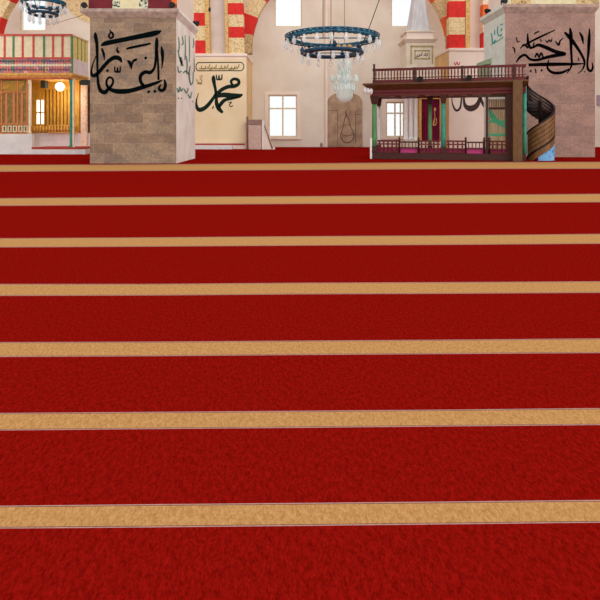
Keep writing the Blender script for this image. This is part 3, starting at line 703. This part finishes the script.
MB().prism(pts, dn-.12, dn-.003).build('slab', 'niche_stone', Nn)
mpn = on_front(dn-.12)
ink('carved_lamp', [[(346.4,109.6,.4),(345.6,113,1.2),(346.6,115,1.4),(344.6,119,.7),(343.4,126,.6),(341.2,133,.7),(341,137,.9),(343,141,.9),(347,142.8,.9),(351.4,141,.9),(354,137,.9),(353.4,133,.7),(350.4,126,.6),(348.6,119,.7),(346.8,115,.7)], [(343.4,126,.5),(347,124.6,.5),(350.4,126,.5)], [(341.4,134,.5),(347,136,.5),(353.4,134,.5)]], [], mpn, 'niche_line', Nn, 'dark carved outline of a hanging lamp')
ink('side_joints', [[(337.6,111,.4),(337.6,128,.4),(337.6,145,.4)],[(355.6,111,.4),(355.6,128,.4),(355.6,145,.4)],[(328,110.6,.4),(338,110.6,.4)],[(354,114.6,.4),(361.6,114.6,.4)]], [], mpn, 'niche_line', Nn)
jamb = MB().box(XX(325.3, dn), XX(327.4, dn), dn-.3, dn-.003, .001, ZY(-20, dn)); tag(jamb.build('pilaster_strip', 'pier_plaster'), 'thin vertical wall moulding left of the brown niche', 'moulding')
s = thing('item', (XX(321.5, 46), 46, 0), 'tiny dark lantern on the carpet left of the brown niche', 'item')
MB().lathe([(.16, .001), (.16, .06), (.12, .1), (.13, .3), (.05, .4), (.03, .46)], s.location.x, 46, 10).build('body', 'podium_top', s)  # unidentified small dark object; its bell-like body is made up
tag(MB().box(XX(596.6, D), XX(625, D), D-.1, D-.003, ZY(105.6, D), ZY(95, D)).build('wall_board', 'board_grey'), 'grey purple board on the back wall at the right edge', 'board')

# ------------------------------------------------------------------ raised wooden platform with columns and railings
Lx, Ly = 4.03, 27.6; ang = math.atan2(25.6-27.6, 11.57-4.03); ca, sa = math.cos(ang), math.sin(ang); W, DD = 7.80, 2.9
def U(px, v=0.0):
    bx, by = Lx-sa*v, Ly+ca*v; k = (px-300)/F
    return (k*by-bx)/(ca-k*sa)
T = thing('prayer_platform', (Lx, Ly, 0), 'two level dark red wooden platform on green columns before the rosy pillar', 'platform', rz=ang)
def part(mb, name, m, parent=None, bevel=0): return mb.build(name, m, parent or T, local=True, bevel=bevel)
zb, zr, za, zc_, zd, zu = .36, 1.05, 3.48, 3.82, 4.14, 4.97
part(MB().box(-.05, W, 0, DD, .001, zb), 'base', 'dark_wood', bevel=.015)
part(MB().box(-.17, -.055, -.02, .3, .001, 1.15), 'newel', 'white_marble', bevel=.02)
part(MB().box(.1, W-.6, .14, .5, zb+.001, .62), 'carpeted_step', 'magenta_carpet')
def lathe_post(u, v, z0, z1, r, prof=None):
    return MB().lathe([(r, z0), (r, z1-.1), (r*1.5, z1-.06), (r*.8, z1), (r*1.3, z1+.05), (.01, z1+.14)], u, v, 10)
def lower_rail(pa, pb, name='lower_railing'):
    u0, u1 = U(pa), U(pb)
    r = MB().box(u0, u1, -.03, .05, zr-.09, zr).box(u0, u1, -.02, .04, zb+.002, zb+.1).box(u0, u1, -.02, .04, .8, .87).box(u0, u1, -.02, .04, .58, .64)
    o = part(r, name, 'red_wood'); n = max(3, int((u1-u0)/.2)); proto = None
    for i in range(n):
        u = (u1-u0)*(i+.5)/n
        if proto is None:
            proto = MB().lathe([(.03, zb+.1), (.045, zb+.16), (.025, .58), (.03, .64), (.05, .72), (.03, .8), (.03, .87), (.045, .91), (.03, .96)], u0+u, .01, 8).build('baluster', 'red_wood', o, local=True); u_0 = u
        else: copy_part(proto, o, (u-u_0, 0, 0))
    return o
def gate(pa, pb):
    u0, u1 = U(pa), U(pb)
    o = part(MB().box(u0, u1, -.02, .04, zr-.14, zr-.06).box(u0, u1, -.02, .04, .62, .67), 'gate', 'dark_wood'); n = 5; p0 = None
    for i in range(n):
        u = (u1-u0)*(i+.5)/n
        if p0 is None: p0 = MB().box(u0+u-.02, u0+u+.02, -.01, .03, .67, zr-.14).build('baluster', 'dark_wood', o, local=True); u_0 = u
        else: copy_part(p0, o, (u-u_0, 0, 0))
    return o
lower_rail(377.5, 398.5); gate(400.2, 417.6); lower_rail(419.6, 440); lower_rail(446.4, 464.6); gate(466.8, 485); lower_rail(490.5, 509)
for px in (399.3, 418.6, 465.7, 484.2, 489.4): part(lathe_post(U(px), .01, zb, zr+.05, .05), 'railing_post', 'dark_wood')
def column(u, v, r, m, name='column'):
    o = part(MB().lathe([(r*.95, zb+.35), (r, zb+.9), (r*.95, 2.2), (r*.85, za-.45)], u, v, 14), name, m)
    MB().box(u-r*1.25, u+r*1.25, v-r*1.25, v+r*1.25, zb+.002, zb+.35).build('column_base', 'dark_wood', o, local=True, bevel=.02)
    MB().frustum((u-r, u+r, v-r, v+r), (u-r*1.6, u+r*1.6, v-r*1.6, v+r*1.6), za-.45, za-.002).build('capital', 'dark_wood', o, local=True)
    return o
column(U(374.4, .16), .16, .14, 'green_paint'); column(U(443.4, .16), .16, .12, 'teal_paint')
column(U(430, 1.5), 1.5, .11, 'green_paint'); column(U(379, DD-.15), DD-.15, .1, 'white_marble')
part(MB().box(U(486), U(488.4), .05, .2, zb, za), 'post', 'dark_wood', bevel=.01)
part(MB().box(U(513, -.47), U(522.6, -.47), -.47, .6, .001, zd-.001), 'end_pier', 'brown_wood', bevel=.02)
part(MB().box(U(506.5), U(513.5), .03, .5, zb, za), 'inner_pier', 'dark_wood', bevel=.02)
part(MB().lathe([(.11, zb), (.1, 1.5), (.1, zd-.1)], U(525), .14, 12), 'end_column', 'teal_paint')
for px in (386, 410, 434, 458, 482):
    u = U(px); part(MB().prism([(u-.5, za), (u+.5, za), (u+.42, za-.07), (u, za-.03), (u-.42, za-.07)], .03, .1), 'bracket_moulding', 'cornice_wood')
part(MB().box(-.15, W, 0, DD, za, za+.16).box(-.2, W, -.06, DD, za+.16, za+.33), 'architrave', 'red_wood', bevel=.015)
cn = MB().frustum((-.2, W, -.08, DD), (-.5, W+.05, -.42, DD), zc_, zd-.08); cn.box(-.52, W+.06, -.44, DD, zd-.08, zd)
part(cn, 'cornice', 'cornice_wood')
for k in range(3):
    part(MB().lathe([(.02, zc_-.28), (.09, zc_-.2), (.11, zc_-.05), (.06, zc_+.08)], -.42+.16*k, -.3+.1*k, 10), 'pendant', 'white_marble')
ur = MB().box(-.02, W, -.06, .02, zd+.002, zd+.2).box(-.02, W, -.07, .04, zu-.13, zu).box(-.02, W, -.05, .02, zd+.28, zd+.32)
ur = part(ur, 'upper_railing', 'red_wood')
nb = 46; p0 = None
for i in range(nb):
    u = .08+(W-.16)*(i+.5)/nb
    if p0 is None:
        p0 = MB().lathe([(.028, zd+.2), (.034, zd+.3), (.024, zd+.36), (.038, zd+.5), (.026, zu-.13)], u, -.02, 8).build('baluster', 'red_wood', ur, local=True); u_0 = u
    else: copy_part(p0, ur, (u-u_0, 0, 0))
for px in (374.2, 414.6, 462.4, 514): part(MB().box(U(px)-.05, U(px)+.05, -.09, .04, zd+.002, zu+.02 if px != 374.2 else zu+.26), 'upper_post', 'dark_wood', bevel=.01)
sr = part(MB().box(W-.08, W, .05, .5, zu-.13, zu).box(W-.08, W, .05, .5, zd+.002, zd+.2), 'side_railing', 'red_wood')
# things on the platform
def world(u, v, z): return (Lx+u*ca-v*sa, Ly+u*sa+v*ca, z)
uc = U(484, 1.2); q = thing('book_stand', world(uc, 1.2, zd), 'pale green sloping book stand on the upper floor of the wooden platform', 'book stand', rz=ang)
MB().frustum((-.34, .34, -.25, .25), (-.3, .3, -.2, .2), .001, .92).build('body', 'lectern_green', q, local=True)
tb = MB(); tb.prism([(-.36, .92), (.36, 1.04), (.36, 1.34), (-.36, 1.08)], -.3, .3).build('top', 'lectern_green', q, local=True)
for px, lb in ((462.4, 'small black spotlight hung on the middle of the upper railing'), (414.6, 'small black spotlight on the upper railing in front of the pulpit')):
    o = copy_tree(sp0); w_ = world(U(px)+.3, -.3, zd); o.location = (w_[0], w_[1], w_[2]+.002); o.rotation_euler.z = ang; tag(o, lb, 'lamp', 'railing spotlights')
us = U(488.6, DD-.5); ue = U(509, DD-.5)
S = thing('slatted_screen', world((us+ue)/2, DD-.4, zb), 'tall tan slatted screen with green bands inside the right end of the platform', 'screen', rz=ang)
h2 = (ue-us)/2; n = 9
for i in range(n):
    x = -h2+2*h2*i/n; MB().box(x+.01, x+2*h2/n-.02, -.05, .05, .002, 2.98).build('slat', 'screen_tan', S, local=True)
for z0 in (.92, 1.66, 2.4): MB().box(-h2, h2, -.09, -.052, z0, z0+.12).build('band', 'screen_green' if z0 < 2 else 'brown_wood', S, local=True)
mpS = lambda px, py, o: ((px-498.8)*h2/10.2, -.052-o, (150-py)*.0525)
MB().ribbon([(489, 104, 1.5), (493, 112, 4), (499, 119, 3), (508, 124, 1.5)], mpS, .02).build('green_drape', 'screen_green', S, local=True)

# ------------------------------------------------------------------ spiral staircase at the right end of the platform
sx, sy, sr_ = 12.80, 26.65, .70
H = thing('spiral_staircase', (sx, sy, 0), 'dark spiral staircase with carved panels joining the right end of the platform', 'staircase')
def hz(t): return .16+(t-180)/180*1.5
def helix(t0, t1, r0, r1, lo, hi, step=7.5, mi=0):
    b = MB(); n = int(round((t1-t0)/step)); rows = []
    for i in range(n+1):
        t = t0+(t1-t0)*i/n; a = math.radians(t); z = hz(t)
        rows.append([b.b.verts.new((sx+r*math.cos(a), sy+r*math.sin(a), max(.002, z+h))) for r, h in ((r0, lo), (r1, lo), (r1, hi), (r0, hi))])
    for A, B in zip(rows, rows[1:]):
        for j in range(4): b.face([A[j], B[j], B[(j+1) % 4], A[(j+1) % 4]])
    b.face(rows[0]); b.face(rows[-1][::-1]); return b
fp = helix(185, 350, .66, .70, -.45, 1.2)
for k in range(22):
    t = 190+k*7.2; a = math.radians(t)
    for h in (.25, .5, .75, 1.0):
        c_ = Vector((sx+.70*math.cos(a), sy+.70*math.sin(a), hz(t)+h)); fp.tube([c_-Vector((.02*math.cos(a), .02*math.sin(a), 0)), c_+Vector((.015*math.cos(a), .015*math.sin(a), 0))], [.05, .03], 4, mi=1)
fp.build('front_panel', ['stair_tan', 'stair_dark'], H)
helix(350, 545, .66, .70, -.05, .62).build('back_shade_panel', 'stair_dark', H)  # made solid and near black: stair interior's shade put into shape and colour
helix(180, 545, .64, .73, 1.2, 1.3).build('hand_rail', 'stair_dark', H)
helix(180, 545, .65, .72, -.1, .03).build('stringer', 'stair_dark', H)
lat = MB()
for k in range(40):
    t = 352+k*4.9; a = math.radians(t)
    for dt in (8, -8):
        a2 = math.radians(t+dt)
        lat.tube([(sx+.68*math.cos(a), sy+.68*math.sin(a), hz(t)+.6), (sx+.68*math.cos(a2), sy+.68*math.sin(a2), hz(t+dt)+1.2)], .016, 5)
lat.build('lattice', 'stair_dark', H)['label'] = 'open dark lattice'
for k in range(18):
    t = 190+k*19.5; b = MB(); a0, a1 = math.radians(t), math.radians(t+22); z = hz(t)
    pts = [(sx+.09*math.cos(a0), sy+.09*math.sin(a0)), (sx+.65*math.cos(a0), sy+.65*math.sin(a0)), (sx+.65*math.cos(a1), sy+.65*math.sin(a1)), (sx+.09*math.cos(a1), sy+.09*math.sin(a1))]
    v0 = [b.b.verts.new((x, y, z)) for x, y in pts]; v1 = [b.b.verts.new((x, y, z+.12)) for x, y in pts]
    b.face(v0[::-1]); b.face(v1)
    for i in range(4): b.face([v0[i], v0[(i+1) % 4], v1[(i+1) % 4], v1[i]])
    b.build('tread', 'stair_dark', H)
MB().lathe([(.09, .001), (.09, 3.1), (.12, 3.15), (.02, 3.2)], sx, sy, 12).build('centre_pole', 'stair_dark', H)
db = MB(); rows = []
for i in range(24):
    t = 236+i*5.2; a = math.radians(t); z = max(.03, hz(t)-.1)
    rows.append([db.b.verts.new((sx+r*math.cos(a), sy+r*math.sin(a), zz)) for r, zz in ((.63, .002), (.69, .002), (.69, z), (.63, z))])
for A, B in zip(rows, rows[1:]):
    for j in range(4): db.face([A[j], B[j], B[(j+1) % 4], A[(j+1) % 4]])
db.face(rows[0]); db.face(rows[-1][::-1])
db.build('stair_drum', 'drum_blue', H)['label'] = 'light blue patterned curved base'

# ------------------------------------------------------------------ chandeliers
def ring_chandelier(px, d, y_up, r_up, y_lo, r_lo, label, n_up=22, n_lo=14, rod_px=(323, 331)):
    k = d/F; cx = XX(px, d); cy = d; zu_, zl_ = ZY(y_up, d), ZY(y_lo, d); Ru, Rl = r_up*k, r_lo*k
    t = thing('ring_chandelier', (cx, cy, zl_-.6), label, 'chandelier')
    up = MB().ring(cx, cy, zu_+.08, Ru, .028).ring(cx, cy, zu_-.08, Ru*.985, .032).ring(cx, cy, zu_, Ru*.80, .04)
    up = up.build('upper_ring', 'teal_iron', t)
    sc = MB()
    for i in range(44):
        a = 2*PI*i/44; tx, ty = -math.sin(a), math.cos(a); ox, oy = cx+Ru*.975*math.cos(a), cy+Ru*.975*math.sin(a)
        sc.tube([(ox+tx*.12*math.cos(q), oy+ty*.12*math.cos(q), zu_+.06*math.sin(q)) for q in [2*PI*j/12 for j in range(12)]], .024, 5, closed=True)
        ix, iy = cx+Ru*.89*math.cos(a+.1), cy+Ru*.89*math.sin(a+.1); rx_, ry_ = math.cos(a+.1), math.sin(a+.1)
        sc.tube([(ix+rx_*Ru*.085*math.cos(q)+tx*.16*math.sin(q), iy+ry_*Ru*.085*math.cos(q)+ty*.16*math.sin(q), zu_-.02+.04*math.cos(q)) for q in [2*PI*j/12 for j in range(12)]], .045, 5, closed=True)
    sc.build('scrollwork', 'teal_iron', up)
    lo = MB().ring(cx, cy, zl_, Rl, .06, sz=1.3).ring(cx, cy, zl_+.0, Rl*.87, .055).ring(cx, cy, zl_, Rl*.74, .06)
    lo = lo.build('lower_ring', 'navy_iron', t)
    for i in range(7):
        a = 2*PI*i/7+.25; MB().lathe([(.02, zl_+.08), (.09, zl_+.13), (.11, zl_+.2), (.06, zl_+.28), (.02, zl_+.36)], cx+Rl*math.cos(a), cy+Rl*math.sin(a), 10).build('knob', 'navy_iron', lo)
    for i in range(6):
        a = 2*PI*i/6+.5
        MB().tube([(cx+Rl*math.cos(a), cy+Rl*math.sin(a), zl_+.1), (cx+Ru*.8*math.cos(a), cy+Ru*.8*math.sin(a), zu_-.02)], .022, 6).build('stay', 'thin_iron', t)
    p0 = None
    def lamp(x, y, z):
        return MB().lathe([(.008, z-.46), (.05, z-.42), (.105, z-.32), (.09, z-.2), (.05, z-.13), (.075, z-.07), (.07, z-.066), (.008, z-.06)], x, y, 12).tube([(x, y, z-.07), (x, y, z+.02)], .012, 5, mi=1)
    for R, z, n, ph in ((Ru, zu_-.10, n_up, .07), (Rl, zl_-.08, n_lo, .2)):
        for i in range(n):
            a = 2*PI*i/n+ph; x, y = cx+R*math.cos(a), cy+R*math.sin(a)
            if p0 is None: p0 = lamp(x, y, z).build('glass_lamp', ['lamp_glass', 'thin_iron'], t); base = Vector((x, y, z))
            else: copy_part(p0, t, Vector((x, y, z))-base)
    for x in rod_px:
        X = XX(x, d); MB().tube([(X, cy, zu_-.02), (X, cy, zu_+9)], .017, 6).build('chain', 'thin_iron', t)
    return t, cx, cy, zu_, zl_, Ru, Rl
t, cx, cy, zu_, zl_, Ru, Rl = ring_chandelier(332, 24.5, 38.0, 47, 53.0, 30.5, 'large two ring teal iron chandelier hung with glass lamps in mid hall')
MB().tube([XZ(331, 24, 24.5)[:1]+(cy, zu_-.02), (XX(331, 24.5), cy, zu_+.5)], .03, 6).build('hook', 'thin_iron', t)
MB().tube([(XX(366, 24.5), cy+.4, zu_), (XX(382, 24.5), cy+.4, ZY(-4, 24.9)), (XX(410, 24.5), cy+.4, ZY(-60, 24.9))], .024, 6).build('stay_cable', 'thin_iron', t)
MB().tube([(XX(331, 24.5)-.8*Ru, cy, zu_), (XX(331, 24.5)+.87*Ru, cy, zu_)], .03, 6).build('spoke', 'teal_iron', t)
MB().tube([(cx, cy-.8*Ru, zu_), (cx, cy+.8*Ru, zu_)], .03, 6).build('spoke', 'teal_iron', t)
MB().tube([(cx-.9*Rl, cy, zl_), (cx+.9*Rl, cy, zl_)], .025, 6).build('spoke', 'navy_iron', t)
for px in (338.6, 344.4, 349.8):
    x, y = XX(px, 25.4), 25.4; zt = ZY(44.6, 25.4); zbm = ZY(50.4, 25.4)
    MB().lathe([(.05, zbm), (.1, zbm+.04), (.12, zt-.06), (.06, zt)], x, y, 10).build('amber_lamp', 'amber_glass', t)
    MB().tube([(x, y, zt), (x, y, zu_)], .01, 5).build('lamp_wire', 'thin_iron', t)
ring_chandelier(43.5, 30, 3.2, 20.5, 14, 13, 'teal ring chandelier cut by the top edge above the painted gallery', 18, 12, rod_px=(40, 46))
# central crystal chandelier
dc = 27.7; cx = XX(344.4, dc); zz = lambda y: ZY(y, dc); kk = dc/F
Q = thing('crystal_chandelier', (cx, dc, zz(103)), 'pale crystal chandelier with a tulip glass bowl below the iron rings', 'chandelier')
MB().lathe([(.02, zz(102.6)), (5.5*kk, zz(101)), (8*kk, zz(97)), (8.6*kk, zz(90)), (9.4*kk, zz(84.4)), (9*kk, zz(84)), (.04, zz(84))], cx, dc, 40, lobes=5, amp=.07).build('bowl', 'crystal_glass', Q)
MB().lathe([(3.6*kk, zz(84)), (5*kk, zz(81)), (2.6*kk, zz(76)), (3.4*kk, zz(73)), (6*kk, zz(70)), (6.6*kk, zz(63)), (5*kk, zz(58.5)), (2*kk, zz(57))], cx, dc, 24, lobes=8, amp=.12).build('stem', 'crystal_glass', Q)
for i in range(8):
    a = 2*PI*i/8+.2; x, y = cx+12.6*kk*math.cos(a), dc+12.6*kk*math.sin(a)
    arm = MB().tube([(cx+3*kk*math.cos(a), dc+3*kk*math.sin(a), zz(80)), (cx+8*kk*math.cos(a), dc+8*kk*math.sin(a), zz(84)), (x, y, zz(82))], .025, 6).build('arm', 'crystal_glass', Q)
    MB().lathe([(.03, zz(82.6)), (.12, zz(81)), (.13, zz(77)), (.10, zz(75.6))], x, y, 10).build('cup', 'crystal_glass', arm)
for i in range(16):
    a = 2*PI*i/16; R = 10.4*kk; x, y = cx+R*math.cos(a), dc+R*math.sin(a)
    MB().lathe([(.01, zz(92)), (.06, zz(90)), (.03, zz(86.4)), (.008, zz(83.6))], x, y, 6).build('crystal_drop', 'crystal_glass', Q)
for i in range(10):
    a = 2*PI*i/10+.1; R = 5.6*kk; x, y = cx+R*math.cos(a), dc+R*math.sin(a)
    MB().lathe([(.01, zz(76)), (.06, zz(73)), (.03, zz(69)), (.008, zz(66))], x, y, 6).build('crystal_drop', 'crystal_glass', Q)
MB().tube([(cx, dc, zz(58)), (cx, dc, zz(-60))], .014, 6).build('chain', 'thin_iron', Q)
pd = thing('pendant_lamp', (XX(209.6, 40), 40, ZY(12, 40)), 'tiny dark lamp on a wire before the pale strip above the framed panel', 'lamp')
MB().lathe([(.03, ZY(12, 40)), (.09, ZY(11, 40)), (.1, ZY(8.6, 40)), (.03, ZY(7, 40))], XX(209.6, 40), 40, 10).build('shade', 'black_metal', pd)
MB().tube([(XX(209.6, 40), 40, ZY(7.2, 40)), (XX(209.6, 40), 40, ZY(-60, 40))], .014, 6).build('wire', 'thin_iron', pd)
# thin wire from the pillar ledge across the left
tag(MB().tube([(XX(83, 26), 26, ZY(15, 26)), (XX(62, 36), 36, ZY(21.4, 36)), (XX(46, 46.9), 46.9, ZY(25.4, 46.9))], [.012, .016, .02], 6).build('cable', 'thin_iron'), 'thin cable strung from the left pillar ledge to the back wall', 'cable')

# ------------------------------------------------------------------ light, world, camera
w = bpy.data.worlds.new('World'); bpy.context.scene.world = w; w.use_nodes = True
bg = w.node_tree.nodes['Background']; bg.inputs['Color'].default_value = (.95, .985, 1, 1); bg.inputs['Strength'].default_value = 1.06
def sun(name, e, rot, angle, col=(1, .97, .92)):
    l = bpy.data.lights.new(name, 'SUN'); l.energy = e; l.angle = math.radians(angle); l.color = col
    o = bpy.data.objects.new(name, l); C.objects.link(o); o.rotation_euler = [math.radians(v) for v in rot]; o.location = (0, 0, 30); return o
sun('daylight', .95, (72, 0, 30), 40)
sun('daylight', .3, (74, 0, -28), 50)
pl_ = bpy.data.lights.new('gallery_lamp_light', 'POINT'); pl_.energy = 90; pl_.color = (1, .82, .55); pl_.shadow_soft_size = .3
plo = bpy.data.objects.new('gallery_lamp_light', pl_); C.objects.link(plo); plo.location = (l.location.x, l.location.y-.1, lz-.6)
cam = bpy.data.cameras.new('camera'); co = bpy.data.objects.new('camera', cam); C.objects.link(co)
co.location = (0, 0, EYE); co.rotation_euler = (PI/2, 0, 0)
cam.sensor_width = 36; cam.lens = 36*F/600; cam.shift_y = -(300-HOR)/600; cam.clip_end = 300; cam.clip_start = .05
sc = bpy.context.scene; sc.camera = co
sc.view_settings.view_transform = 'Standard'; sc.view_settings.look = 'None'; sc.view_settings.exposure = 0; sc.view_settings.gamma = 1
sc.view_settings.use_curve_mapping = False
